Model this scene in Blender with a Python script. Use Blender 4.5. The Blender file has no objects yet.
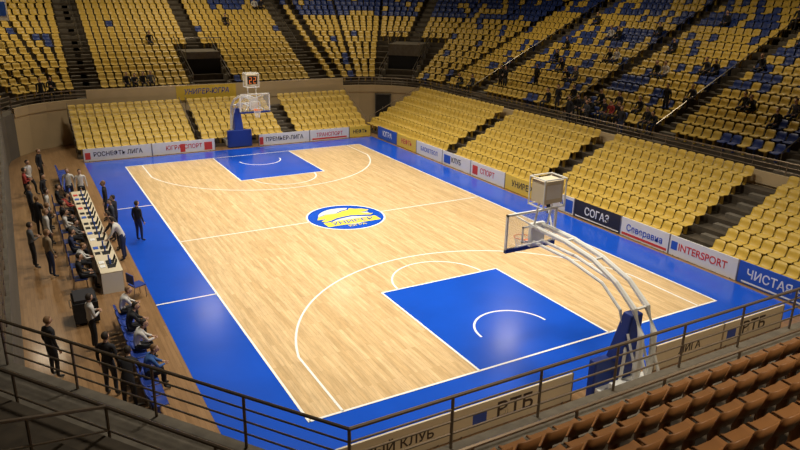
import bpy, bmesh, math, random
import numpy as np
from mathutils import Vector, Matrix, Quaternion
random.seed(7); R_=random.random
S=bpy.context.scene; COL=S.collection
S.view_settings.view_transform='Standard'
S.view_settings.look='None'
# ------------------------------------------------------------ materials
def mat(name,col,rough=.6,metal=0,spec=.5,noise=0,scale=5,emis=0,alpha=1,coat=0,bump=0):
    m=bpy.data.materials.new(name);m.use_nodes=True;nt=m.node_tree;b=nt.nodes["Principled BSDF"]
    b.inputs["Base Color"].default_value=(*col,1);b.inputs["Roughness"].default_value=rough
    b.inputs["Metallic"].default_value=metal;b.inputs["Specular IOR Level"].default_value=spec
    b.inputs["Coat Weight"].default_value=coat;b.inputs["Coat Roughness"].default_value=.15
    if emis:
        b.inputs["Emission Color"].default_value=(*col,1);b.inputs["Emission Strength"].default_value=emis
    if alpha<1: b.inputs["Alpha"].default_value=alpha
    if noise:
        tc=nt.nodes.new("ShaderNodeTexCoord");n=nt.nodes.new("ShaderNodeTexNoise");n.inputs["Scale"].default_value=scale;n.inputs["Detail"].default_value=4
        nt.links.new(tc.outputs["Object"],n.inputs["Vector"])
        r=nt.nodes.new("ShaderNodeValToRGB");e=r.color_ramp.elements
        e[0].position=.3;e[1].position=.7
        e[0].color=(*[c*(1-noise) for c in col],1);e[1].color=(*[min(1,c*(1+noise)) for c in col],1)
        nt.links.new(n.outputs["Fac"],r.inputs[0]);nt.links.new(r.outputs[0],b.inputs["Base Color"])
        if bump:
            bp=nt.nodes.new("ShaderNodeBump");bp.inputs["Strength"].default_value=bump
            nt.links.new(n.outputs["Fac"],bp.inputs["Height"]);nt.links.new(bp.outputs[0],b.inputs["Normal"])
    return m
def wood(name,c1,c2,rough,pw=.12,pl=2.0,lo=.74):
    m=bpy.data.materials.new(name);m.use_nodes=True;nt=m.node_tree;b=nt.nodes["Principled BSDF"];N=nt.nodes.new;L=nt.links.new
    tc=N("ShaderNodeTexCoord");mp=N("ShaderNodeMapping");mp.inputs["Rotation"].default_value=(0,0,math.pi/2)
    L(tc.outputs["Object"],mp.inputs["Vector"])
    br=N("ShaderNodeTexBrick");br.inputs["Scale"].default_value=1;br.inputs["Brick Width"].default_value=pl;br.inputs["Row Height"].default_value=pw
    br.inputs["Mortar Size"].default_value=.003;br.inputs["Color1"].default_value=(*c1,1);br.inputs["Color2"].default_value=(*c2,1)
    br.inputs["Mortar"].default_value=(c2[0]*.7,c2[1]*.65,c2[2]*.55,1);br.offset=.37
    L(mp.outputs[0],br.inputs["Vector"])
    m2=N("ShaderNodeMapping");m2.inputs["Scale"].default_value=(4.5,.5,1);L(tc.outputs["Object"],m2.inputs["Vector"])
    n=N("ShaderNodeTexNoise");n.inputs["Scale"].default_value=1.8;n.inputs["Detail"].default_value=8;n.inputs["Roughness"].default_value=.7;L(m2.outputs[0],n.inputs["Vector"])
    r=N("ShaderNodeValToRGB");r.color_ramp.elements[0].position=.34;r.color_ramp.elements[1].position=.64
    r.color_ramp.elements[0].color=(lo,lo*.97,lo*.92,1);r.color_ramp.elements[1].color=(1.06,1.05,1.03,1);L(n.outputs["Fac"],r.inputs[0])
    mx=N("ShaderNodeMix");mx.data_type='RGBA';mx.blend_type='MULTIPLY';mx.inputs[0].default_value=1
    L(br.outputs["Color"],mx.inputs[6]);L(r.outputs[0],mx.inputs[7]);L(mx.outputs[2],b.inputs["Base Color"])
    b.inputs["Roughness"].default_value=rough;b.inputs["Coat Weight"].default_value=.4;b.inputs["Coat Roughness"].default_value=.12
    return m
M={}
M['wood']=wood("court_parquet",(.80,.585,.325),(.65,.45,.225),.34)
M['wood2']=wood("hall_parquet",(.33,.19,.085),(.26,.145,.06),.35)
M['blue']=mat("court_blue_paint",(.006,.08,.56),.24,noise=.08,scale=.6,coat=.3)
M['white']=mat("line_white",(.88,.88,.83),.4)
M['pale']=mat("logo_pale",(.62,.68,.62),.4)
M['logoy']=mat("logo_yellow",(.80,.66,.06),.4)
M['concrete']=mat("stand_concrete",(.075,.057,.036),.85,noise=.25,scale=3,bump=.1)
M['step']=mat("aisle_step",(.15,.128,.095),.85,noise=.2,scale=4)
M['seaty']=mat("seat_yellow",(.60,.40,.065),.42,noise=.06,scale=.5)
M['seatb']=mat("seat_blue",(.018,.04,.18),.45)
M['seatn']=mat("seat_yellow_shaded",(.34,.155,.055),.45,noise=.08,scale=.6)  # near yellow seats, with warm shadow mixed into their base colour
M['beige']=mat("wall_beige_paint",(.62,.47,.26),.75,noise=.05,scale=1)
M['grey']=mat("wall_grey",(.16,.145,.12),.8,noise=.1,scale=1)
M['dark']=mat("dark_wall",(.03,.026,.022),.9,noise=.2,scale=2)
M['black']=mat("black_fabric",(.008,.008,.009),.8,noise=.3,scale=9)
M['steel']=mat("rail_steel",(.32,.29,.24),.35,metal=.9)
M['rail']=mat("rail_dark",(.22,.17,.12),.4,metal=.5)
M['wpaint']=mat("white_enamel",(.82,.82,.78),.35)
M['bpad']=mat("blue_pad",(.01,.04,.26),.5)
M['orange']=mat("rim_orange",(.8,.16,.03),.4)
M['net']=mat("net_cord",(.85,.85,.82),.8)
M['digits']=mat("led_orange",(.8,.2,.03),.5,emis=.35)
M['panelW']=mat("board_white",(.78,.76,.70),.5)
M['panelBeige']=mat("board_cream",(.66,.57,.40),.6)
M['panelK']=mat("board_black",(.02,.02,.025),.5)
M['panelB']=mat("board_blue",(.02,.10,.50),.5)
M['panelY']=mat("board_yellow",(.80,.55,.06),.5)
M['panelR']=mat("board_red",(.65,.05,.03),.5)
M['txtB']=mat("print_blue",(.02,.07,.40),.5)
M['txtK']=mat("print_dark",(.03,.02,.02),.5)
M['txtR']=mat("print_red",(.62,.04,.03),.5)
M['txtW']=mat("print_white",(.85,.85,.82),.5)
M['skin']=mat("skin",(.55,.33,.22),.6)
M['hair']=mat("hair_dark",(.03,.02,.012),.7)
M['hairl']=mat("hair_light",(.22,.12,.05),.7)
M['shoe']=mat("shoe_dark",(.02,.02,.02),.6)
M['eye']=mat("eye_dark",(.02,.015,.01),.3)
M['lip']=mat("lips",(.4,.14,.11),.5)
cl={'k':(.015,.015,.018),'n':(.02,.03,.08),'g':(.12,.12,.12),'w':(.62,.60,.56),'r':(.35,.04,.03),'b':(.04,.12,.35),'t':(.30,.22,.13),'d':(.04,.045,.06)}
for k,v in cl.items(): M['c_'+k]=mat("cloth_"+k,v,.85)
gl=bpy.data.materials.new("backboard_glass");gl.use_nodes=True
gb=gl.node_tree.nodes["Principled BSDF"];gb.inputs["Base Color"].default_value=(.8,.85,.85,1);gb.inputs["Roughness"].default_value=.05;gb.inputs["Alpha"].default_value=.18
M['glass']=gl
# ------------------------------------------------------------ mesh builder
class MB:
    def __init__(s): s.v=[];s.f=[];s.m=[];s.mats=[]
    def mi(s,k):
        if k not in s.mats: s.mats.append(k)
        return s.mats.index(k)
    def add(s,v,f,k):
        o=len(s.v);s.v+= [tuple(p) for p in v];i=s.mi(k)
        for q in f: s.f.append(tuple(o+a for a in q));s.m.append(i)
    def box(s,a,b,k):
        x0,y0,z0=[min(p,q) for p,q in zip(a,b)];x1,y1,z1=[max(p,q) for p,q in zip(a,b)]
        s.add([(x0,y0,z0),(x1,y0,z0),(x1,y1,z0),(x0,y1,z0),(x0,y0,z1),(x1,y0,z1),(x1,y1,z1),(x0,y1,z1)],
              [(3,2,1,0),(4,5,6,7),(0,1,5,4),(1,2,6,5),(2,3,7,6),(3,0,4,7)],k)
    def obox(s,c,d,l,w,h,k):
        ca,sa=math.cos(d),math.sin(d);v=[]
        for z in (0,h):
            for x,y in ((-l/2,-w/2),(l/2,-w/2),(l/2,w/2),(-l/2,w/2)):
                v.append((c[0]+x*ca-y*sa,c[1]+x*sa+y*ca,c[2]+z))
        s.add(v,[(3,2,1,0),(4,5,6,7),(0,1,5,4),(1,2,6,5),(2,3,7,6),(3,0,4,7)],k)
    def tube(s,pts,r,k,n=6,closed=False):
        P=[Vector(p) for p in pts];m=len(P);v=[];f=[]
        for i,p in enumerate(P):
            if closed: t=P[(i+1)%m]-P[i-1]
            else: t=P[min(i+1,m-1)]-P[max(i-1,0)]
            t=t.normalized() if t.length>0 else Vector((0,0,1))
            up=Vector((0,0,1)) if abs(t.z)<.95 else Vector((0,1,0))
            a=t.cross(up).normalized();b=a.cross(t)
            rr=r[i] if isinstance(r,(list,tuple)) else r
            for j in range(n):
                an=2*math.pi*(j+.5)/n;v.append(p+a*math.cos(an)*rr+b*math.sin(an)*rr)
        for i in range(m if closed else m-1):
            for j in range(n):
                i2=(i+1)%m;f.append((i*n+j,i*n+(j+1)%n,i2*n+(j+1)%n,i2*n+j))
        if not closed: f.append(tuple(range(n))[::-1]);f.append(tuple((m-1)*n+j for j in range(n)))
        s.add(v,f,k)
    def obj(s,name,parent=None,smooth=False,bevel=0):
        me=bpy.data.meshes.new(name);me.from_pydata(s.v,[],s.f);
        for k in s.mats: me.materials.append(M[k])
        me.polygons.foreach_set("material_index",s.m)
        if smooth: me.polygons.foreach_set("use_smooth",[True]*len(s.f))
        me.update();o=bpy.data.objects.new(name,me);COL.objects.link(o)
        if parent: o.parent=parent
        if bevel:
            b=o.modifiers.new("bevel",'BEVEL');b.width=bevel;b.segments=2;b.limit_method='ANGLE'
        return o
def empty(name,loc=(0,0,0)):
    e=bpy.data.objects.new(name,None);e.location=loc;COL.objects.link(e);return e
# ------------------------------------------------------------ floor & court
g=MB();g.box((-13.6,-19.6,-.2),(15.3,22.3,0),'wood2');floor=g.obj("floor")
def poly_disc(mb,cx,cy,z,r0,r1,a0,a1,k,n=64):
    v=[];f=[]
    for i in range(n+1):
        a=a0+(a1-a0)*i/n
        v.append((cx+r0*math.cos(a),cy+r0*math.sin(a),z));v.append((cx+r1*math.cos(a),cy+r1*math.sin(a),z))
    for i in range(n): f.append((2*i,2*i+1,2*i+3,2*i+2))
    mb.add(v,f,k)
def rect(mb,x0,y0,x1,y1,z,k):
    x0,x1=min(x0,x1),max(x0,x1);y0,y1=min(y0,y1),max(y0,y1)
    mb.add([(x0,y0,z),(x1,y0,z),(x1,y1,z),(x0,y1,z)],[(0,1,2,3)],k)
c=MB()
c.box((-9.5,-16,.001),(9.5,16,.006),'blue')
rect(c,-7.5,-14,7.5,14,.010,'wood')
for s in (1,-1): rect(c,-2.45,s*14,2.45,s*8.2,.014,'blue')
lw=.07;z=.018
for s in (1,-1):
    rect(c,s*7.5-lw/2,-14-lw/2,s*7.5+lw/2,14+lw/2,z,'white')
    rect(c,-7.5,s*14-lw/2,7.5,s*14+lw/2,z,'white')
    rect(c,-2.45,s*8.2-lw/2,2.45,s*8.2+lw/2,z,'white')
    for t in (1,-1):
        rect(c,t*2.45-lw/2,s*14,t*2.45+lw/2,s*8.2,z,'white')
        rect(c,t*6.6-lw/2,s*14,t*6.6+lw/2,s*11.01,z,'white')
    a=math.asin((12.425-11.01)/6.75)
    if s==-1:
        poly_disc(c,0,-12.425,z,6.75-lw/2,6.75+lw/2,a,math.pi-a,'white');poly_disc(c,0,-12.425,z,1.25-lw/2,1.25+lw/2,0,math.pi,'white',32);poly_disc(c,0,-8.2,z,1.8-lw/2,1.8+lw/2,0,math.pi,'white',32)
    else:
        poly_disc(c,0,12.425,z,6.75-lw/2,6.75+lw/2,math.pi+a,2*math.pi-a,'white');poly_disc(c,0,12.425,z,1.25-lw/2,1.25+lw/2,math.pi,2*math.pi,'white',32);poly_disc(c,0,8.2,z,1.8-lw/2,1.8+lw/2,math.pi,2*math.pi,'white',32)
rect(c,-7.5,-lw/2,7.5,lw/2,z,'white')
for s in (1,-1): rect(c,-9.5,s*5.7-lw/2,-7.5,s*5.7+lw/2,z,'white')
# centre emblem: blue ring, pale inner disc, blue/yellow leaping cat, yellow name strip
poly_disc(c,0,0,.020,0,1.75,0,2*math.pi,'blue');poly_disc(c,0,0,z,1.75,1.83,0,2*math.pi,'white')
poly_disc(c,0,.12,.022,0,1.22,0,2*math.pi,'pale')
cat=[(-1.45,.05),(-1.25,.42),(-.7,.66),(-.2,.62),(.2,.85),(.55,.92),(.7,1.15),(.9,.95),(1.25,.82),(1.5,.48),(1.2,.32),(.9,.36),(1.1,.05),(1.45,-.12),(1.25,-.28),(.75,-.1),(.3,.05),(-.1,.0),(-.5,-.08),(-.9,-.32),(-1.25,-.42),(-1.35,-.22),(-1.0,.0)]
cc=Vector((0,.3))
c.add([((x)*1.02-.06,(y-.3)*1.22+.24,.024) for x,y in cat],[tuple(range(len(cat)))[::-1]],'blue')
c.add([(x*.95,(y-.3)*.92+.32,.026) for x,y in cat],[tuple(range(len(cat)))[::-1]],'logoy')
rect(c,-1.3,-1.02,1.3,-.42,.025,'logoy')
court=c.obj("basketball_court")
bm=bmesh.new();bm.from_mesh(court.data)
for f in bm.faces:
    if abs(f.normal.z)>.9 and f.normal.z<0 and f.calc_center_median().z>.007: f.normal_flip()
bm.to_mesh(court.data);bm.free()
def text(s,size,k,X,Y,loc,parent,name="lettering",ext=.004,shear=0,sx=1):
    t=bpy.data.curves.new(name,'FONT');t.body=s;t.size=size;t.extrude=ext;t.align_x='CENTER';t.align_y='CENTER';t.shear=shear;t.offset=size*.012
    t.materials.append(M[k]);o=bpy.data.objects.new(name,t);COL.objects.link(o)
    X=Vector(X);Y=Vector(Y);Z=X.cross(Y);m=Matrix((X*sx,Y,Z)).transposed().to_4x4();m.translation=Vector(loc)
    o.parent=parent;o.matrix_local=m;return o
text("УНИВЕР",.52,'txtB',(1,0,0),(0,1,0),(0,-.72,.028),court,"logo_lettering",.001,.15,1.0)
text("ЮГРА",.30,'logoy',(1,0,0),(0,1,0),(0,-1.26,.024),court,"logo_lettering",.001)
# ------------------------------------------------------------ bowl geometry
XL,XR,YN,YF=-13.4,15.0,-19.2,22.0
LZ=2.6; D0=1.3; RD=.8; RR=.40; NR=22
NA=6
RN=5.0
COR=((XR-RN,YN+RN,-90),(XR-RN,YF-RN,0),(XL+RN,YF-RN,90))
CY,CX=-12.8,-8.85
_n=Vector((CX-XL,YN-CY)).normalized();CN=Vector((_n.y,-_n.x))
CK=CN.x*XL+CN.y*CY
def loop(d,z):
    pts=[];R=RN+d
    for cx,cy,a0 in COR:
        for i in range(NA+1):
            a=math.radians(a0+90*i/NA);pts.append((cx+R*math.cos(a),cy+R*math.sin(a),z))
    A=Vector((XL-d,(CK+d-CN.x*(XL-d))/CN.y));B=Vector(((CK+d-CN.y*(YN-d))/CN.x,YN-d))
    for i in range(NA+1):
        q=A.lerp(B,i/NA);pts.append((q.x,q.y,z))
    return pts
def strip(mb,l1,l2,k,sel=None):
    n=len(l1);f=[]
    for i in range(n):
        if sel and not sel(i): continue
        f.append((i,n+i,n+(i+1)%n,(i+1)%n))
    mb.add(l1+l2,f,k)
u=MB()
strip(u,loop(0,LZ),loop(D0,LZ),'step')
for k in range(NR):
    z0=LZ+RR*k;z1=z0+RR;d=D0+RD*k
    strip(u,loop(d,z0),loop(d,z1),'concrete');strip(u,loop(d,z1),loop(d+RD,z1),'concrete')
DT=D0+RD*NR;ZT=LZ+RR*NR
strip(u,loop(.25,LZ-.25),loop(0,LZ),'concrete')
u.obj("upper_stand")
PS=lambda i:6<=i<=17
w=MB();strip(w,loop(.0,0),loop(.0,LZ),'beige',lambda i:PS(i));strip(w,loop(.0,0),loop(.0,LZ),'grey',lambda i:not PS(i));w.obj("wall_bowl_front")
p=MB();hp=.28
strip(p,loop(-.06,LZ-.25),loop(-.06,LZ+hp),'beige',PS);strip(p,loop(-.06,LZ+hp),loop(.08,LZ+hp),'beige',PS);strip(p,loop(.08,LZ+hp),loop(.08,LZ),'beige',PS)
strip(p,loop(0,LZ-.25),loop(-.06,LZ-.25),'beige',PS)
p.box((XL+RN,YF-.07,LZ+.2),(XR-RN,YF+.07,LZ+.85),'beige');p.obj("trim_parapet")
xo0,xo1,yo0,yo1=XL-DT-.05,XR+DT+.05,YN-DT-.05,YF+DT+.05
for nm,a,b in (("wall_left",(xo0-.3,yo0,0),(xo0,yo1,19)),("wall_right",(xo1,yo0,0),(xo1+.3,yo1,19)),("wall_near",(xo0,yo0-.3,0),(xo1,yo0,19)),("wall_far",(xo0,yo1,0),(xo1,yo1+.3,19))):
    q=MB();q.box(a,b,'grey');q.obj(nm)
q=MB();q.box((xo0-.3,yo0-.3,19),(xo1+.3,yo1+.3,19.3),'dark');q.obj("ceiling")
q=MB();strip(q,loop(DT,ZT),loop(DT,19),'grey');q.obj("wall_bowl_rear")
# ------------------------------------------------------------ seats
def seat_template():
    prof=[(.40,.405),(.375,.44),(.10,.425),(.02,.47),(-.03,.62),(-.075,.80)]
    xs=[-.225,-.15,.15,.225];v=[];f=[]
    for lay in (0,1):
        for i,(y,zz) in enumerate(prof):
            for j,x in enumerate(xs):
                e=1 if j in(0,3) else 0
                if i<3: yy,z2=y,zz+.03*e
                else: yy,z2=y+.04*e,zz-(.035*e if i==5 else 0)
                if lay:
                    if i<3: z2-=.03
                    else: yy-=.03
                v.append((x*(.96 if i in(0,5) else 1),yy,z2))
    n=len(prof);m=4;o=n*m
    for i in range(n-1):
        for j in range(m-1):
            a=i*m+j;f.append((a,a+1,a+m+1,a+m));f.append((o+a,o+a+m,o+a+m+1,o+a+1))
    for i in range(n-1):
        a=i*m;f.append((a,a+m,o+a+m,o+a));a=i*m+m-1;f.append((a,o+a,o+a+m,a+m))
    for j in range(m-1):
        f.append((j,o+j,o+j+1,j+1));a=(n-1)*m+j;f.append((a,a+1,o+a+1,o+a))
    b=len(v)
    for zz in (0,.41):
        for x,y in((-.05,.08),(.05,.08),(.05,.2),(-.05,.2)): v.append((x,y,zz))
    f+=[(b,b+1,b+5,b+4),(b+1,b+2,b+6,b+5),(b+2,b+3,b+7,b+6),(b+3,b,b+4,b+7)]
    return np.array(v),np.array(f)
SV,SF=seat_template()
def seats(name,lst,mats):
    A=np.array(lst);n=len(A);ca=np.cos(A[:,3])[:,None];sa=np.sin(A[:,3])[:,None]
    X=A[:,0][:,None]+SV[None,:,1]*ca+SV[None,:,0]*sa
    Y=A[:,1][:,None]+SV[None,:,1]*sa-SV[None,:,0]*ca
    Z=A[:,2][:,None]+SV[None,:,2]
    V=np.stack([X,Y,Z],2).reshape(-1,3)
    F=(SF[None]+(np.arange(n)*len(SV))[:,None,None]).reshape(-1,4)
    me=bpy.data.meshes.new(name);me.vertices.add(len(V));me.vertices.foreach_set("co",V.ravel())
    me.loops.add(F.size);me.loops.foreach_set("vertex_index",F.ravel().astype(np.int32))
    me.polygons.add(len(F));me.polygons.foreach_set("loop_start",np.arange(0,F.size,4,dtype=np.int32));me.polygons.foreach_set("loop_total",np.full(len(F),4,dtype=np.int32))
    for k in mats: me.materials.append(M[k])
    me.polygons.foreach_set("material_index",np.repeat(A[:,4].astype(np.int32),len(SF)))
    me.update(calc_edges=True);me.validate()
    o=bpy.data.objects.new(name,me);COL.objects.link(o);return o
SP=.53
AIS={'R':[13,3.5,-3.5,-10.5],'F':[-7.8,.2,8.6],'L':[-8,0,8],'N':[3.2,8.9]}
VOM=[('F',.2),('L',0)]
def blueq(side,t,k):
    if side=='R' and k in (8,9,10) and 3<t<12: return R_()<.65
    if side=='R' and k in (4,5,6) and 6<t<11: return R_()<.5
    if side=='R' and k in (5,6,7) and -6<t<-.5: return R_()<.6
    if side=='R' and k in (3,4) and 1<t<5: return R_()<.45
    if side=='R' and k in (12,13) and -2<t<6: return R_()<.9
    if side=='R' and k in (9,10,11) and -9<t<-3: return R_()<.6
    if side=='FR' and k>=11: return R_()<.75
    if side=='F' and k>=12 and t>3: return R_()<.6
    if side=='R' and k>=13 and t>7: return R_()<.7
    if side=='R': return R_()<.12
    if side=='FR': return R_()<.06
    return R_()<.015
sl={'R':[],'F':[],'L':[],'N':[],'C':[],'NC':[]}
st=MB()
for k in range(NR):
    d=D0+RD*k+.42;z=LZ+RR*(k+1)
    def side(tag,t0,t1,pos,ang):
        n=int((t1-t0)/SP)
        for i in range(n):
            t=t0+(i+.5)*(t1-t0)/n
            if any(abs(t-a)<.65 for a in AIS[tag]): continue
            if k<6 and any(v[0]==tag and abs(t-v[1])<1.6 for v in VOM): continue
            x,y=pos(t);sl[tag].append((x,y,z,ang,1 if blueq(tag,t,k) else 0))
        for a in AIS[tag]:
            if k<6 and any(v[0]==tag and abs(a-v[1])<1.6 for v in VOM): continue
            x,y=pos(a,1);st.obox((x,y,z-RR),ang+math.pi/2,1.0,.4,RR*.5,'step')
    dd=D0+RD*k
    side('R',YN+RN,YF-RN,lambda t,q=0:(XR+(dd-.2 if q else d),t),math.pi)
    side('L',CY,YF-RN,lambda t,q=0:(XL-(dd-.2 if q else d),t),0)
    side('F',XL+RN,XR-RN,lambda t,q=0:(t,YF+(dd-.2 if q else d)),-math.pi/2)
    side('N',CX+.2,XR-RN,lambda t,q=0:(t,YN-(dd-.2 if q else d)),math.pi/2)
    LP=loop(d,0)
    for ci in range(4):
        if ci==3 and k<14: continue
        for i in range(NA):
            p1=Vector(LP[ci*7+i][:2]);p2=Vector(LP[ci*7+i+1][:2])
            Ls=(p2-p1).length;lo=.6 if i in(0,3) else .08;hi=.08 if i not in (2,5) else .6
            dv=(p2-p1).normalized();am=math.atan2(dv.y,dv.x)+math.pi/2
            n=int((Ls-lo-hi)/SP)
            for j in range(n):
                t=(lo+(j+.5)*(Ls-lo-hi)/n)/Ls
                if ci==1 and k<7 and (i==2 or i==3): continue
                q=p1.lerp(p2,t);sl['NC' if ci==0 else 'C'].append((q.x,q.y,z,am,1 if ci and blueq('FR' if ci==1 else '',0,k) else 0))
            if i in (0,3) and ci<3 and not(ci==1 and k<7 and i==3):
                q=Vector(loop(dd-.2,0)[ci*7+i][:2])
                st.obox((q.x,q.y,z-RR),math.radians(COR[ci][2]+90*i/NA)+math.pi/2,1.0,.4,RR*.5,'step')
seats("seat_block_right",sl['R'],['seaty','seatb']);seats("seat_block_far",sl['F'],['seaty','seatb']);seats("seat_block_left",sl['L'],['seaty','seatb'])
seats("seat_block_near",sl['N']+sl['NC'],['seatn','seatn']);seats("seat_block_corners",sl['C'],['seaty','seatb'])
st.obj("aisle_stairs")
# ------------------------------------------------------------ vomitories
def vomitory(cx,cy,ang,H=2.8,W=1.25):
    m=MB();D=Vector((math.cos(ang),math.sin(ang)));T=Vector((-D.y,D.x));LD=1.3+H/.5
    def P(a,b,z): q=Vector((cx,cy))+D*a+T*b;return (q.x,q.y,z)
    def bx(a0,a1,b0,b1,z0,z1,k):
        v=[P(a,b,zz) for zz in (z0,z1) for a,b in ((a0,b0),(a1,b0),(a1,b1),(a0,b1))]
        m.add(v,[(3,2,1,0),(4,5,6,7),(0,1,5,4),(1,2,6,5),(2,3,7,6),(3,0,4,7)],k)
    for s in(-1,1):
        for i in range(int(H/.4)): bx(1.25+.8*i,LD,s*W,s*(W+.18),LZ+.4*i,LZ+.4*i+.8 if i<H/.4-1 else LZ+H,'step')
    bx(3.4,LD,-W,W,LZ+2.3,LZ+H,'step')
    bx(3.45,3.5,-W,W,LZ,LZ+2.3,'black')  # black panel paints the shade inside the doorway; solid stand behind
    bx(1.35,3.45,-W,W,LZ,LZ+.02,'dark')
    for b in(-W-.09,W+.09):
        m.tube([P(1.3,b,LZ+.8),P(1.3,b,LZ+1.5),P(LD,b,LZ+H+1.0),P(LD,b,LZ+H)],.03,'steel')
        m.tube([P(1.3,b,LZ+1.15),P(LD,b,LZ+H+.5)],.02,'steel')
        for i in range(1,5): 
            t=i/5;a=1.3+(LD-1.3)*t;m.tube([P(a,b,LZ+.5+(H-.5)*t),P(a,b,LZ+1.5+(H-.5)*t)],.02,'steel')
    m.tube([P(3.4,-W,LZ+H),P(3.4,-W,LZ+H+1),P(3.4,W,LZ+H+1),P(3.4,W,LZ+H)],.03,'steel')
    m.obj("stand_entrance")
vomitory(.2,YF,math.pi/2);vomitory(XL,0,math.pi)
a=math.radians(45);vomitory(XR-RN+RN*math.cos(a),YF-RN+RN*math.sin(a),a,3.2,1.3)
# ------------------------------------------------------------ railings
rl=MB()
def railing(mb,pts,base,hs,k,rp=.022,sp=1.6,rt=.03):
    for h in hs: mb.tube([(x,y,z+h) for x,y,z in pts],rt if h==max(hs) else rt*.6,k,6)
    n=len(pts)
    for i in range(n-1):
        a=Vector(pts[i]);b=Vector(pts[i+1]);m=max(1,round((b-a).length/sp))
        for j in range(m+(1 if i==n-2 else 0)):
            q=a.lerp(b,j/m);mb.tube([(q.x,q.y,q.z+base),(q.x,q.y,q.z+max(hs))],rp,k)
L0=loop(.05,LZ)
railing(rl,L0[6:19],.25,[.45,.65,.85],'rail')
L0=loop(.1,LZ)
railing(rl,L0[18:22]+L0[27:]+L0[:7],0,[.28,.52,.76,1.0],'rail',sp=1.9,rt=.035,rp=.028)
rl.obj("balcony_railing")
r2_=MB();L1=loop(1.22,LZ)
railing(r2_,[L1[21],L1[27],(3,L1[27][1],LZ)],0,[.45,.9],'rail',sp=2.2,rt=.035,rp=.028)
for i in (22,24,26):
    a_=L1[i];b_=loop(5.5,LZ+2.1)[i];r2_.tube([(a_[0],a_[1],a_[2]+.9),(b_[0],b_[1],b_[2]+.9)],.032,'rail');r2_.tube([(a_[0],a_[1],a_[2]+.45),(b_[0],b_[1],b_[2]+.45)],.02,'rail')
    for t in (.33,.66,1): 
        q=Vector(a_).lerp(Vector(b_),t);r2_.tube([(q.x,q.y,q.z),(q.x,q.y,q.z+.9)],.025,'rail')
r2_.obj("walkway_railing")
hr=MB()
def aislerail(p0,D,k0,k1):
    pts=[(p0[0]+D[0]*(D0+RD*k),p0[1]+D[1]*(D0+RD*k),LZ+RR*k) for k in range(k0,k1+1)]
    hr.tube([(x,y,z+.95) for x,y,z in pts],.028,'steel')
    for q in pts[::2]: hr.tube([q,(q[0],q[1],q[2]+.95)],.02,'steel')
for t in AIS['R']: aislerail((XR,t+.5),(1,0),0,20)
for t in (3.2,8.9): aislerail((t+.5,YN),(0,-1),0,6)
for t in (-7.8,8.6): aislerail((t,YF),(0,1),6,20)
hr.obj("aisle_handrails")
# ------------------------------------------------------------ telescopic lower stands
def lower(name,p0,ang,length,rows,d,r,gaps=(),z0=.12,col='seaty',stepw=.7):
    m=MB();D=Vector((math.cos(ang),math.sin(ang)));T=Vector((-D.y,D.x));ss=[]
    def bx(a0,a1,b0,b1,zz0,zz1,k):
        v=[]
        for zz in (zz0,zz1):
            for a,b in ((a0,b0),(a1,b0),(a1,b1),(a0,b1)):
                q=Vector(p0)+D*a+T*b;v.append((q.x,q.y,zz))
        m.add(v,[(3,2,1,0),(4,5,6,7),(0,1,5,4),(1,2,6,5),(2,3,7,6),(3,0,4,7)],k)
    for k in range(rows):
        zz=z0+r*k;bx(k*d,(k+1)*d-(.03 if k==rows-1 else 0),0,length,0 if k==0 else zz-r-.02,zz,'concrete')
        n=int(length/.5)
        for i in range(n):
            t=(i+.5)*length/n
            if any(abs(t-g_)<stepw/2+.2 for g_ in gaps): continue
            q=Vector(p0)+D*(k*d+.33)+T*t;ss.append((q.x,q.y,zz,ang+math.pi,0))
        if k:
            for g_ in gaps: bx(k*d-.3,k*d,g_-stepw/2,g_+stepw/2,zz-r,zz-r/2,'step')
    for b in (0,length):
        q0=Vector(p0)+T*b+D*.2;q1=Vector(p0)+T*b+D*(rows*d-.1)
        m.tube([(q0.x,q0.y,z0),(q0.x,q0.y,z0+.9),(q1.x,q1.y,z0+r*(rows-1)+.9),(q1.x,q1.y,z0+r*(rows-1))],.022,'rail')
    par=m.obj(name);s=seats("seat_rows",ss,[col]);s.parent=par
lower("telescopic_stand",(10.15,-18.0),0,36.0,7,.68,.345,gaps=(7.3,16.4,25.2),z0=.2)
lower("telescopic_stand",(-2.7,17.1),math.pi/2,7.0,6,.68,.34,z0=.2)
lower("telescopic_stand",(9.7,17.1),math.pi/2,12.0,6,.68,.34,z0=.2,gaps=(6.1,))
# ------------------------------------------------------------ advertising boards
def board(p,X,length,h,k,txt,tk,ts,extra=None,sx=1.,thick=.05):
    e=empty("advertising_board",p);X=Vector(X);N=X.cross(Vector((0,0,1)))
    a=math.atan2(X.y,X.x);m=MB();m.obox((0,0,.03),a,length-.03,thick,h-.03,k)
    for s in (-.42,.42):
        q=X*length*s-N*.18;m.obox((q.x,q.y,0),a,.05,.42,.05,'rail')
    fr=MB();
    for s in(-.5,.5):
        q=X*(length-.03)*s;fr.obox((q.x,q.y,0),a,.03,thick+.02,h+.01,'steel')
    m.obj("panel",e);fr.obj("frame",e)
    if txt:
        q=N*(thick/2+.004);text(txt,ts,tk,X,(0,0,1),(q.x,q.y,h*.52),e,sx=sx)
    if extra:
        for (t0,w_,z0,h_,kk) in extra:
            b=MB();q=X*t0+N*(thick/2);b.obox((q.x,q.y,z0),a,w_,.012,h_,kk);b.obj("print_patch",e)
    return e
ry=(0,-1,0)
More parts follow.
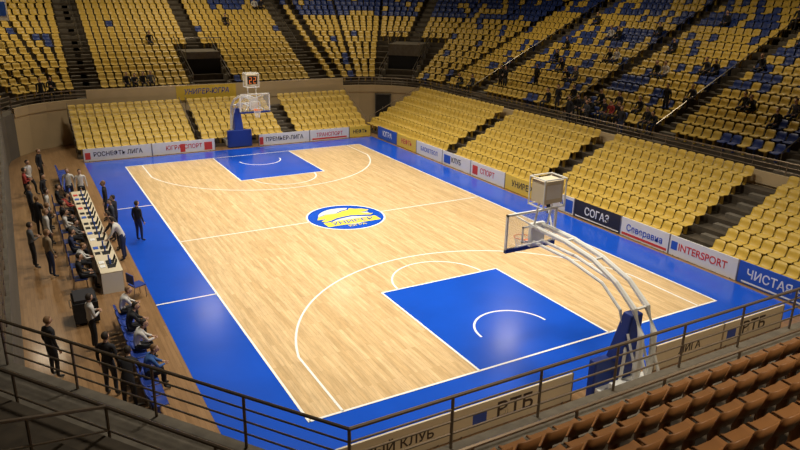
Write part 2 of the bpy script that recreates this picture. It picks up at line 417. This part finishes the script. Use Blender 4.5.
RB=[(15.4,12.6,'panelB',"ЮГРА",'txtW',.5,None),(12.6,10,'panelY',"НЕФТЬ",'txtR',.45,None),(10,6.9,'panelW',"БАСКЕТБОЛ",'txtB',.36,None),
(6.9,3.9,'panelW',"КЛУБ",'txtK',.42,[(-.95,.7,.15,.5,'panelB')]),(3.9,.7,'panelW',"СПОРТ",'txtR',.42,[(-1.15,.5,.15,.5,'panelR')]),(.7,-2.1,'panelY',"УНИВЕР",'txtK',.45,None),
(-2.1,-4.6,'panelW',"ЛИГА",'txtB',.42,[(.9,.5,.1,.6,'panelB')]),(-4.6,-7.5,'panelK',"СОГАЗ",'txtW',.5,[(0,2.7,.08,.05,'txtW')]),(-7.5,-10.1,'panelW',"Северавиа",'txtB',.40,[(0,2.4,.1,.10,'panelR')]),
(-10.1,-13.2,'panelW',"INTERSPORT",'txtR',.42,[(-1.3,.3,.28,.35,'panelB')]),(-13.2,-17.0,'panelB',"ЧИСТАЯ ВОДА",'txtW',.46,[(0,3.4,.08,.06,'txtW')])]
for a_,b_,k,t,tk,ts,ex in RB: board((9.7,(a_+b_)/2,0),ry,a_-b_,.85,k,t,tk,ts,ex,sx=.92)
FB=[(-9.5,-5.6,'panelW',"РОСНЕФТЬ ЛИГА",'txtK',.36,[(-1.7,.3,.15,.4,'panelR')]),(-5.6,-1.7,'panelW',"ЮГРА  СПОРТ",'txtR',.36,[(-.1,.3,.1,.5,'panelR'),(1.5,.5,.1,.5,'panelR')]),
(1.2,4.8,'panelW',"ПРЕМЬЕР-ЛИГА",'txtK',.38,[(-1.62,.25,.1,.5,'panelR')]),(4.8,7.8,'panelW',"ТРАНСПОРТ",'txtR',.36,[(0,2.6,.1,.1,'panelR')]),(7.8,9.5,'panelY',"НЕФТЬ",'txtK',.36,None)]
for a_,b_,k,t,tk,ts,ex in FB:
    board(((a_+b_)/2,16.2,0),(1,0,0),b_-a_,.78,k,t,tk,ts,ex,sx=.9)
for a_,b_,t in ((-9.3,-4.9,"СПОРТИВНЫЙ КЛУБ"),(-4.9,-1.2,"ВТБ"),(1.8,4.7,"ЛИГА"),(4.7,7.6,"ВТБ")):
    board(((a_+b_)/2,-16.25,0),(1,0,0),b_-a_,.8,'panelBeige',t,'txtK',.6 if t=="ВТБ" else .34,[(-1.05,.4,.2,.36,'txtB')] if t=="ВТБ" else None)
# ------------------------------------------------------------ basketball goals
def goal(sgn):
    e=empty("basketball_goal",(0,0,0));Y=lambda y:y*sgn
    b=MB()
    b.box((-.75,Y(16.6),.08),(.75,Y(18.1),.42),'wpaint');b.box((-.6,Y(16.9),.42),(.6,Y(18.0),.7),'wpaint')
    for x in(-.6,.6):
        for y in(16.8,17.9): b.tube([(x-.04,Y(y),.06),(x+.04,Y(y),.06)],.06,'black',10)
    b.obj("base",e,bevel=.03)
    pd=MB();pd.box((-.8,Y(16.35),.03),(.8,Y(16.6),1.15),'bpad')
    pd.add([(-.3,Y(16.4),1.1),(.3,Y(16.4),1.1),(.3,Y(16.9),1.1),(-.3,Y(16.9),1.1),(-.2,Y(16.7),2.5),(.2,Y(16.7),2.5),(.2,Y(17.0),2.5),(-.2,Y(17.0),2.5)],[(3,2,1,0),(4,5,6,7),(0,1,5,4),(1,2,6,5),(2,3,7,6),(3,0,4,7)],'bpad')
    pd.obj("safety_padding",e,bevel=.04)
    ar=MB()
    path=[(17.35,.6),(17.4,1.5),(17.35,2.15),(17.05,2.7),(16.4,3.15),(15.5,3.45),(14.4,3.6),(13.1,3.62)]
    for x in(-.22,.22):
        ar.tube([(x*(1 if i<5 else .8),Y(y),z_) for i,(y,z_) in enumerate(path)],[.085]*4+[.07]*4,'wpaint',8)
        ar.tube([(x,Y(16.9),.6),(x,Y(16.95),1.5),(x*.9,Y(16.6),2.5),(x*.8,Y(15.9),2.95),(x*.7,Y(14.6),3.15),(x*.7,Y(13.1),3.15)],.045,'wpaint',8)
        ar.tube([(x,Y(17.4),1.0),(x,Y(16.95),2.0)],.035,'wpaint',6)
        ar.tube([(x,Y(17.9),.7),(x,Y(17.4),1.7)],.04,'wpaint',6)
    for y,z_ in((17.4,1.5),(17.05,2.7),(15.5,3.45),(14.4,3.6)): ar.tube([(-.2,Y(y),z_),(.2,Y(y),z_)],.04,'wpaint',6)
    ar.obj("support_arm",e,smooth=False)
    bb=MB();yb=12.8
    bb.box((-.9,Y(yb),2.9),(.9,Y(yb+.02),3.95),'glass');bb.obj("backboard_glass",e)
    fr=MB()
    def fbar(x0,z0,x1,z1,w=.03,d0=-.012,d1=.05,k='wpaint'): fr.box((x0-w,Y(yb+d0),z0-w),(x1+w,Y(yb+d1),z1+w),k)
    fbar(-.9,2.9,.9,2.9);fbar(-.9,3.95,.9,3.95);fbar(-.9,2.9,-.9,3.95);fbar(.9,2.9,.9,3.95)
    for a in((-.295,3.05,.295,3.05),(-.295,3.5,.295,3.5),(-.295,3.05,-.295,3.5),(.295,3.05,.295,3.5)): fbar(*a,w=.022,d0=-.008,d1=.022)
    fr.box((-.92,Y(yb-.03),2.82),(.92,Y(yb+.06),2.93),'bpad')
    for x in(-.6,.6): fr.tube([(x,Y(yb+.04),2.95),(x*.3,Y(13.5),3.3)],.025,'wpaint');fr.tube([(x,Y(yb+.04),3.9),(x*.3,Y(13.5),3.6)],.025,'wpaint')
    fr.box((-.25,Y(13.0),3.0),(.25,Y(13.12),3.7),'wpaint');fr.obj("backboard_frame",e)
    rm=MB();cy=12.425
    rm.tube([(.225*math.cos(t*math.pi/12),Y(cy)+.225*math.sin(t*math.pi/12),3.05) for t in range(24)],.012,'orange',6,True)
    rm.box((-.1,Y(12.65),3.0),(.1,Y(12.79),3.06),'orange')
    for i in range(12):
        a0=i*math.pi/6;pa=[];pb=[]
        for j in range(6):
            rr=.22-.10*j/5*(1.3-.3*j/5);zz=3.04-.42*j/5
            s_=(1 if j%2 else 0)*math.pi/12
            pa.append((rr*math.cos(a0+s_),Y(cy)+rr*math.sin(a0+s_),zz));pb.append((rr*math.cos(a0-s_),Y(cy)+rr*math.sin(a0-s_),zz))
        rm.tube(pa,.006,'net',4);rm.tube(pb,.006,'net',4)
    rm.obj("rim_and_net",e)
    # shot clock: white open cage holding a display
    ck=MB();ck.box((-.34,Y(13.10),4.42),(.34,Y(13.62),5.06),'panelBeige');ck.box((-.29,Y(13.07),4.5),(.29,Y(13.10),4.98),'black')
    for x in(-.38,.38):
        for y in(13.05,13.68): ck.tube([(x,Y(y),4.3),(x,Y(y),5.12)],.022,'wpaint')
    for zz in(4.32,5.12): ck.tube([(-.38,Y(13.05),zz),(.38,Y(13.05),zz),(.38,Y(13.68),zz),(-.38,Y(13.68),zz)],.022,'wpaint',6,True)
    ck.box((-.26,Y(13.62),4.55),(.26,Y(13.63),4.95),'panelW')
    yy=13.055
    for dx in(-.13,.13):
        def seg(x0,z0,x1,z1): ck.box((dx+x0,Y(yy),z0),(dx+x1,Y(yy+.006),z1),'digits')
        seg(-.07,4.55,.07,4.58);seg(-.07,4.72,.07,4.75);seg(-.07,4.89,.07,4.92)
        seg(.05,4.73,.08,4.91);seg(-.08,4.56,-.05,4.74)
    for x in(-.25,.25): ck.tube([(x,Y(13.35),4.42),(x,Y(13.2),3.6)],.03,'wpaint')
    ck.obj("shot_clock",e)
goal(-1);goal(1)
# ------------------------------------------------------------ far doors / banner
d=MB();d.box((-12.6,YF-.14,0),(-10.3,YF-.08,2.5),'black')
for i in range(12): d.tube([(-12.5+i*.19,YF-.17,.02),(-12.5+i*.19,YF-.17,2.45)],.06,'black',6)
d.tube([(-12.7,YF-.2,2.52),(-10.2,YF-.2,2.52)],.03,'steel')
d.box((-12.75,YF-.16,0),(-12.6,YF-.02,2.55),'wpaint');d.box((-10.3,YF-.16,0),(-10.15,YF-.02,2.55),'wpaint')
d.obj("door_1")
d=MB();am=math.radians(52.5);rr=(RN*math.cos(math.radians(7.5)))-.06;q=(XR-RN+rr*math.cos(am),YF-RN+rr*math.sin(am),0)
d.obox(q,am+math.pi/2,1.15,.08,2.15,'dark');
for s in(-1,1): d.obox((q[0]-s*.6*math.sin(am),q[1]+s*.6*math.cos(am),0),am+math.pi/2,.08,.14,2.25,'step')
d.obox((q[0],q[1],2.15),am+math.pi/2,1.28,.14,.1,'step');d.obox((q[0]-.05,q[1]-.06,1.0),am+math.pi/2,.05,.05,.25,'steel');d.obj("door_2")
e=empty("team_banner",(-.6,YF-.09,2.45));m=MB();m.box((-2.1,-.03,0),(2.1,0,.98),'panelY');m.obj("cloth",e)
text("УНИВЕР-ЮГРА",.5,'txtB',(1,0,0),(0,0,1),(0,-.036,.55),e,shear=.2,sx=.88)
e=empty("club_pennant",(-12.9,27,7.6));m=MB();m.box((-.8,-.02,0),(.8,0,2.2),'panelW');m.box((-.7,-.03,.3),(.7,-.02,1.2),'panelB');m.tube([(-.9,0,2.2),(.9,0,2.2)],.03,'steel');m.tube([(-.8,0,2.2),(-.8,0,11.4)],.012,'steel');m.tube([(.8,0,2.2),(.8,0,11.4)],.012,'steel');m.obj("cloth",e)
# ------------------------------------------------------------ scorer's table
t=MB();tx0,tx1=-10.9,-10.2
for i in range(5):
    y0=-4+i*2.2;y1=y0+2.15
    t.box((tx0,y0,.72),(tx1,y1,.76),'panelBeige');t.box((tx1-.03,y0,.08),(tx1,y1,.72),'panelW' if i%2 else 'panelBeige')
    t.box((tx0,y0,0),(tx1-.03,y0+.04,.72),'wpaint');t.box((tx0,y1-.04,0),(tx1-.03,y1,.72),'wpaint')
    t.box((tx1,y0+.3,.25),(tx1+.006,y1-.3,.6),'panelB' if i%2 else 'panelR')
T=t.obj("scorer_table")
it=MB()
for y in (-3.6,-3.2,-2.2,-1.6,-.6,.2,.9,1.5,2.4,3.0,3.8,4.6,5.3,6.0):
    yy=y;it.box((-10.62,yy,.76),(-10.38,yy+.34,.775),'black');it.add([(-10.38,yy,.775),(-10.38,yy+.34,.775),(-10.30,yy+.34,1.0),(-10.30,yy,1.0)],[(0,1,2,3),(3,2,1,0)],'black')
    it.box((-10.85,yy+.1,.76),(-10.68,yy+.35,.78),random.choice(['txtW','panelB','black','txtR']))
    it.tube([(-10.5,yy+.37,.76),(-10.5,yy+.37,.96)],.03,'panelB',8)
it.obj("table_equipment",T)
def chair(loc,rot,k):
    m=MB();m.box((-.22,-.2,.43),(.22,.22,.47),k);m.box((-.22,-.24,.55),(.22,-.2,.88),k)
    for x in(-.2,.2):
        m.tube([(x,.2,0),(x,.18,.44)],.014,'steel');m.tube([(x,-.26,0),(x,-.2,.44),(x,-.23,.86)],.014,'steel')
    o=m.obj("folding_chair",bevel=.01);o.location=loc;o.rotation_euler=(0,0,rot);return o
for y in (-3.3,-2,-.6,.8,2.1,3.4,4.8,6.2): chair((-11.5,y,0),-math.pi/2,'seatb')
chair((-9.9,-4.7,0),-1.2,'bpad')
def bench(x,y0,y1,ang):
    m=MB();m.tube([(x-.1,y0,.3),(x-.1,y1,.3)],.035,'steel')
    n=int((y1-y0)/.52)
    for i in range(0,n+1,2): m.tube([(x-.1,y0+i*.52,.3),(x-.1,y0+i*.52,.02)],.03,'steel');m.box((x-.35,y0+i*.52-.03,0),(x+.2,y0+i*.52+.03,.03),'steel')
    o=m.obj("team_bench");s=seats("seat_rows",[(x-.1,y0+(i+.5)*.52,0,ang,0) for i in range(n)],['bpad']);s.parent=o
bench(-10.7,-12.4,-6.2,0);bench(-11.0,8.2,12.9,0)
m=MB();m.box((-.35,-.5,.1),(.35,.5,.75),'black');m.box((-.3,-.45,.75),(.3,.45,.85),'panelK');
for x in(-.28,.28):
    for y in(-.42,.42): m.tube([(x-.03,y,.05),(x+.03,y,.05)],.05,'steel',8)
m.tube([(-.35,-.3,.6),(-.42,-.3,.6),(-.42,.3,.6),(-.35,.3,.6)],.015,'steel')
o=m.obj("equipment_case",bevel=.02);o.location=(-11.6,-5.7,0)
# ------------------------------------------------------------ people
def make_person(name,J,hands_curl=.5,headturn=0):
    R={'pel':.135,'sp':.125,'ch':.15,'nk':.055,'hd':.06,'sh':.062,'el':.046,'wr':.03,'pa':.028,'hp':.095,'kn':.062,'an':.042,'to':.034}
    vs=[];rs=[];es=[];lab=[]
    def V(p,r): vs.append(Vector(p));rs.append(r);return len(vs)-1
    def E(a,b,l): es.append((a,b));lab.append(l)
    pel=V(J['pel'],R['pel']);sp=V(J['sp'],R['sp']);ch=V(J['ch'],R['ch']);nk=V(J['nk'],R['nk']);hd=V(J['hd'],R['hd'])
    E(pel,sp,0);E(sp,ch,0);E(ch,nk,0);E(nk,hd,2)
    for s in('l','r'):
        sh=V(J['sh'+s],R['sh']);el=V(J['el'+s],R['el']);wr=V(J['wr'+s],R['wr'])
        wd=(Vector(J['wr'+s])-Vector(J['el'+s])).normalized();pa_=Vector(J['wr'+s])+wd*.08
        pa=V(pa_,R['pa']);E(ch,sh,0);E(sh,el,0);E(el,wr,0);E(wr,pa,2)
        side=Vector((0,1,0));side=(side-wd*side.dot(wd));side=side.normalized() if side.length>.1 else Vector((1,0,0));nor=wd.cross(side)
        if (nor.x>0)==(s=='r'): nor=-nor
        for i,(o_,ln) in enumerate(((-.03,.065),(-.01,.078),(.01,.085),(.03,.075))):
            b0=pa_+side*o_-wd*.01;b1=b0+wd*ln*.55+nor*.01;b2=b1+wd*ln*.45+nor*.03
            i0=V(b0,.010);i1=V(b1,.009);i2=V(b2,.008);E(i0,i1,2);E(i1,i2,2)
        b0=pa_-wd*.045+side*.02;b1=b0+side*.035+wd*.03;b2=b1+wd*.035+side*.005
        i0=V(b0,.011);i1=V(b1,.010);i2=V(b2,.009);E(i0,i1,2);E(i1,i2,2)
        hp=V(J['hp'+s],R['hp']);kn=V(J['kn'+s],R['kn']);an=V(J['an'+s],R['an']);to=V(J['to'+s],R['to'])
        E(pel,hp,1);E(hp,kn,1);E(kn,an,1);E(an,to,4)
    me=bpy.data.meshes.new("tmp");me.from_pydata(vs,es,[]);o=bpy.data.objects.new("tmp",me);COL.objects.link(o)
    md=o.modifiers.new("s",'SKIN');md.use_smooth_shade=True
    sk=me.skin_vertices[0].data
    for i,r in enumerate(rs): sk[i].radius=(r,r*(.78 if i in(0,1,2) else 1))
    seen=set();adj={i:[] for i in range(len(vs))}
    for a,b in es: adj[a].append(b);adj[b].append(a)
    for i in range(len(vs)):
        if i in seen: continue
        sk[i].use_root=True;stk=[i]
        while stk:
            q=stk.pop()
            if q in seen: continue
            seen.add(q);stk+=adj[q]
    o.modifiers.new("ss",'SUBSURF').levels=1
    dg=bpy.context.evaluated_depsgraph_get();dg.update()
    ev=o.evaluated_get(dg);out=bpy.data.meshes.new_from_object(ev)
    bpy.data.objects.remove(o)
    out.materials.clear()
    for k in('c_k','c_n','skin','hair','shoe','eye','lip'): out.materials.append(M[k])
    for p in out.polygons:
        c_=p.center;best=9;bl=0
        for (a,b),l in zip(es,lab):
            A=vs[a];B=vs[b];ab=B-A;t=max(0,min(1,(c_-A).dot(ab)/ab.length_squared));d_=(c_-(A+ab*t)).length/(rs[a]*(1-t)+rs[b]*t)
            if d_<best: best=d_;bl=l
        p.material_index=bl;p.use_smooth=True
    bm=bmesh.new();bm.from_mesh(out)
    H=Vector(J['hd'])+Vector((0,.015,.055));rot=Matrix.Rotation(headturn,3,'Z')
    def ell(c,rad,mi,u=16,v=12,fn=None):
        r=bmesh.ops.create_uvsphere(bm,u_segments=u,v_segments=v,radius=1)
        for q in r['verts']:
            p=q.co.copy()
            if fn: p=fn(p)
            q.co=H+rot@(Vector(c)+Vector((p.x*rad[0],p.y*rad[1],p.z*rad[2])))
            for f in q.link_faces: f.material_index=mi;f.smooth=True
    def face(p):
        if p.z<0: p=Vector((p.x*(1+p.z*.28),p.y*(1+p.z*.12)+(-p.z)*.08,p.z))
        return p
    ell((0,0,0),(.077,.098,.118),2,fn=face)
    ell((0,.10,-.012),(.013,.022,.026),2,8,6)
    for s in(-1,1):
        ell((s*.079,0,-.005),(.010,.02,.03),2,8,6);ell((s*.03,.088,.015),(.013,.008,.008),5,8,6)
    ell((0,.088,-.055),(.024,.010,.007),6,8,6)
    ell((0,-.018,.028),(.086,.100,.108),3,fn=lambda p:Vector((p.x,p.y if p.z>.35 or p.y<0 else p.y*.35,p.z)))
    bm.to_mesh(out);bm.free();out.name=name
    return out
def joints(**k):
    J=dict(pel=(0,0,.95),sp=(0,0,1.14),ch=(0,0,1.34),nk=(0,0,1.49),hd=(0,.015,1.575),
      shl=(-.19,0,1.41),shr=(.19,0,1.41),ell=(-.25,-.03,1.12),elr=(.25,-.03,1.12),wrl=(-.27,.05,.87),wrr=(.27,.05,.87),
      hpl=(-.1,0,.88),hpr=(.1,0,.88),knl=(-.12,.03,.49),knr=(.12,.03,.49),anl=(-.13,0,.085),anr=(.13,0,.085),tol=(-.15,.16,.04),tor=(.15,.16,.04))
    J.update(k);return J
TP={}
TP['stand']=make_person("person_standing",joints())
TP['fold']=make_person("person_arms_folded",joints(ell=(-.26,.03,1.13),elr=(.26,.03,1.13),wrl=(-.04,.20,1.2),wrr=(.04,.22,1.14)),headturn=.4)
TP['walk']=make_person("person_walking",joints(knl=(-.11,.2,.52),anl=(-.11,.22,.10),tol=(-.12,.38,.06),knr=(.11,-.02,.49),anr=(.11,-.3,.12),tor=(.12,-.17,.035),wrl=(-.24,-.12,.9),wrr=(.25,.25,.98)))
TP['lean']=make_person("person_leaning",joints(sp=(0,.07,1.12),ch=(0,.2,1.28),nk=(0,.28,1.41),hd=(0,.33,1.48),shl=(-.19,.22,1.34),shr=(.19,.22,1.34),ell=(-.25,.32,1.06),elr=(.25,.32,1.06),wrl=(-.2,.48,.88),wrr=(.2,.48,.88)))
sit=dict(pel=(0,-.02,.56),sp=(0,-.04,.74),ch=(0,-.03,.94),nk=(0,0,1.09),hd=(0,.025,1.175),shl=(-.19,-.02,1.01),shr=(.19,-.02,1.01),ell=(-.25,.03,.74),elr=(.25,.03,.74),wrl=(-.17,.27,.64),wrr=(.17,.27,.64),
   hpl=(-.1,.03,.54),hpr=(.1,.03,.54),knl=(-.14,.44,.53),knr=(.14,.44,.53),anl=(-.13,.42,.09),anr=(.13,.42,.09),tol=(-.15,.57,.04),tor=(.15,.57,.04))
TP['sit']=make_person("person_sitting",joints(**sit))
s2=dict(sit);s2.update(sp=(0,.04,.73),ch=(0,.14,.9),nk=(0,.22,1.03),hd=(0,.27,1.10),shl=(-.19,.16,.97),shr=(.19,.16,.97),ell=(-.22,.3,.74),elr=(.22,.3,.74),wrl=(-.06,.45,.72),wrr=(.06,.47,.70))
TP['sitlean']=make_person("person_sitting_leaning",joints(**s2),headturn=-.4)
def person(tp,loc,face,top,bot,name="spectator",hair=None,scale=None):
    o=bpy.data.objects.new(name,TP[tp]);COL.objects.link(o);o.location=loc;o.rotation_euler=(0,0,face-math.pi/2)
    s=scale or random.uniform(.97,1.05);o.scale=(s,s,s)
    for i,k in ((0,'c_'+top),(1,'c_'+bot),(3,hair or random.choice(['hair','hair','hairl']))):
        o.material_slots[i].link='OBJECT';o.material_slots[i].material=M[k]
    return o
for y,tp,c_ in ((-3.3,'sit','k'),(-2,'sitlean','w'),(-.6,'sit','n'),(.8,'sitlean','g'),(2.1,'sit','w'),(3.4,'sit','k'),(4.8,'sitlean','r'),(6.2,'sit','k')):
    person(tp,(-11.48,y,0),0,c_,'k',"table_official")
person('stand',(-8.9,.9,0),.6,'k','n',"referee")
for x,y,a,tp,c_,b in ((-9.6,2.2,2.6,'fold','k','k'),(-9.75,-1,2.8,'lean','w','n'),(-9.7,4.3,3.0,'stand','k','k'),(-12.2,1,.2,'stand','w','k'),(-12.4,3.2,.8,'fold','k','k'),(-12.3,-1.6,.4,'stand','t','n'),(-12.0,6.9,-.4,'stand','k','d'),
  (-12.7,8.5,0,'fold','r','k'),(-12.5,10,-.7,'walk','w','k'),(-12.6,5.2,.3,'stand','d','k'),(-12.8,-.4,.2,'fold','g','k'),(-11.9,12.5,-.5,'stand','k','k'),(-10.9,7.6,-1.8,'stand','w','n'),
  (-9.75,.2,2.9,'lean','k','k'),(-9.8,1.4,3.3,'fold','d','k'),(-10.4,7.4,-1.6,'stand','w','k'),(-12.1,2.1,.1,'fold','k','k'),(-12.0,4.1,0,'stand','w','k')):
    person(tp,(x,y,0),a,c_,b,"bystander")
for y,c_ in ((-6.7,'w'),(-8.0,'k'),(-9.3,'w'),(-10.8,'b')): person(random.choice(['sit','sitlean']),(-10.68,y,0),0,c_,'k',"bench_player")
for x,y,a,tp,c_,b in ((-12.7,-9.0,.5,'stand','k','k'),(-11.6,-7.9,.2,'fold','w','k'),(-11.5,-10.6,.9,'stand','k','d'),(-11.2,-11.6,1.2,'lean','k','k')):
    person(tp,(x,y,0),a,c_,b,"team_staff")
person('stand',(9.0,-3.6,0),2.8,'k','k',"security_guard")
def onright(k,y,tp,c_):
    z=LZ if k<0 else LZ+RR*(k+1)
    x=XR+.55 if k<0 else XR+D0+RD*k+.42-(.12 if tp.startswith('sit') else .3)
    person(tp,(x,y,z),math.pi,c_,random.choice('kkdn'))
for k,y,tp,c_ in ((1,11.4,'stand','k'),(1,10.9,'fold','k'),(2,8.6,'stand','k'),(3,6.6,'sitlean','k'),(3,6.0,'sit','g'),(0,5.7,'sit','k'),(0,4.6,'stand','k'),(0,3.0,'sit','k'),(0,2.4,'sit','d'),(0,1.8,'sitlean','k'),(0,.9,'sit','k'),(0,.4,'sit','r'),(0,-.2,'sit','k'),
   (-1,2.6,'stand','k'),(-1,1.2,'fold','d'),(1,2.0,'sit','k'),(1,.6,'sit','d'),(1,4.3,'sit','k'),(-1,-1.4,'stand','k'),
   (0,-2.2,'sit','k'),(0,-2.8,'sitlean','k'),(1,-.9,'sit','k'),(2,-2.1,'stand','k'),(3,-2.9,'sit','d'),(3,-6,'sit','k'),(3,-6.5,'sitlean','k'),(2,-8.3,'sit','k'),(0,15.2,'sitlean','k'),(0,13.9,'sit','d'),(6,5.6,'sit','k'),(6,5.0,'sit','w'),(6,-2.3,'sit','k'),(6,-1.7,'sit','d'),
   (8,2,'sit','k'),(9,8,'sit','w'),(9,7.3,'sit','k'),(5,9.7,'sit','k'),(12,1,'sit','k'),(11,11,'sit','k'),(3,-8.6,'sit','g'),(13,-3,'sit','k'),(5,1,'sit','k'),(5,.4,'sit','w'),(4,8.2,'sit','k'),(7,10.5,'sit','k'),(10,4.6,'sit','k'),(10,-5,'sit','d'),(7,-4.4,'sit','k')): onright(k,y,tp,c_)
for x,tp,c_ in ((-11.0,'stand','k'),(-10.4,'fold','k')): person(tp,(x,YF+.9-abs(min(0,x+8.4))*.35,LZ),-math.pi/2,c_,'k')
for x,tp,c_ in ((-5.6,'sit','k'),(-5.1,'sitlean','d'),(-4.5,'sit','k'),(-4.0,'sit','g')): person(tp,(x,YF+D0+.42-.12,LZ+RR),-math.pi/2,c_,'k')
for x,k,c_ in ((3.5,9,'k'),(6.8,12,'w'),(7.4,12,'k'),(-3,6,'k')): person('sit',(x,YF+D0+RD*k+.3,LZ+RR*(k+1)),-math.pi/2,c_,'k')
# ------------------------------------------------------------ lights
li=MB()
def area(loc,sx,sy,pw,col,spread=140,tgt=None):
    l=bpy.data.lights.new("lamp",'AREA');l.shape='RECTANGLE';l.size=sx;l.size_y=sy;l.energy=pw;l.color=col;l.spread=math.radians(spread)
    o=bpy.data.objects.new("ceiling_or_fill_lamp",l);COL.objects.link(o);o.location=loc
    if tgt: o.rotation_euler=(Vector(tgt)-Vector(loc)).to_track_quat('-Z','Y').to_euler()
    li.box((loc[0]-sx/2-.1,loc[1]-sy/2-.1,loc[2]+.06),(loc[0]+sx/2+.1,loc[1]+sy/2+.1,loc[2]+.3),'rail')
    for dx in(-sx/2,sx/2): li.tube([(loc[0]+dx,loc[1],loc[2]+.3),(loc[0]+dx,loc[1],18.95)],.03,'rail')
warm=(1,.92,.79)
for x in(-5,5):
    for y in(-12,-4,4,12): area((x,y,16.5),2.2,1.2,580,warm,95)
for x,y,pw in((20,12,380),(20,-3,320),(0,28,440),(-13,26,500),(12,27,380)): area((x,y,17),2,1,pw,(1,.85,.62),140)
for x,y,pw in((-2,-26,440),(9,-25,340)): area((x,y,15),2,1,pw,(1,.84,.62),120)  # added fill lamps, no such source known; they brighten near boards and seats
li.obj("lighting_rig")
S.world=bpy.data.worlds.new("hall_air");S.world.use_nodes=True;S.world.node_tree.nodes["Background"].inputs[0].default_value=(.5,.42,.3,1);S.world.node_tree.nodes["Background"].inputs[1].default_value=.2
# ------------------------------------------------------------ camera
Q=[-12.64372,-27.33221,9.90750,0.51661,-0.32896,0.01860,684.25082]
yaw,pitch,roll,f=Q[3:]
fw=Vector((math.sin(yaw)*math.cos(pitch),math.cos(yaw)*math.cos(pitch),math.sin(pitch)));r=Vector((math.cos(yaw),-math.sin(yaw),0));uu=r.cross(fw)
r2=r*math.cos(roll)+uu*math.sin(roll);u2=-r*math.sin(roll)+uu*math.cos(roll)
cam=bpy.data.cameras.new("camera");cam.sensor_width=36;cam.lens=f*36/800;cam.clip_end=300
co=bpy.data.objects.new("camera",cam);COL.objects.link(co);m=Matrix((r2,u2,-fw)).transposed().to_4x4();m.translation=Vector(Q[:3]);co.matrix_world=m;S.camera=co
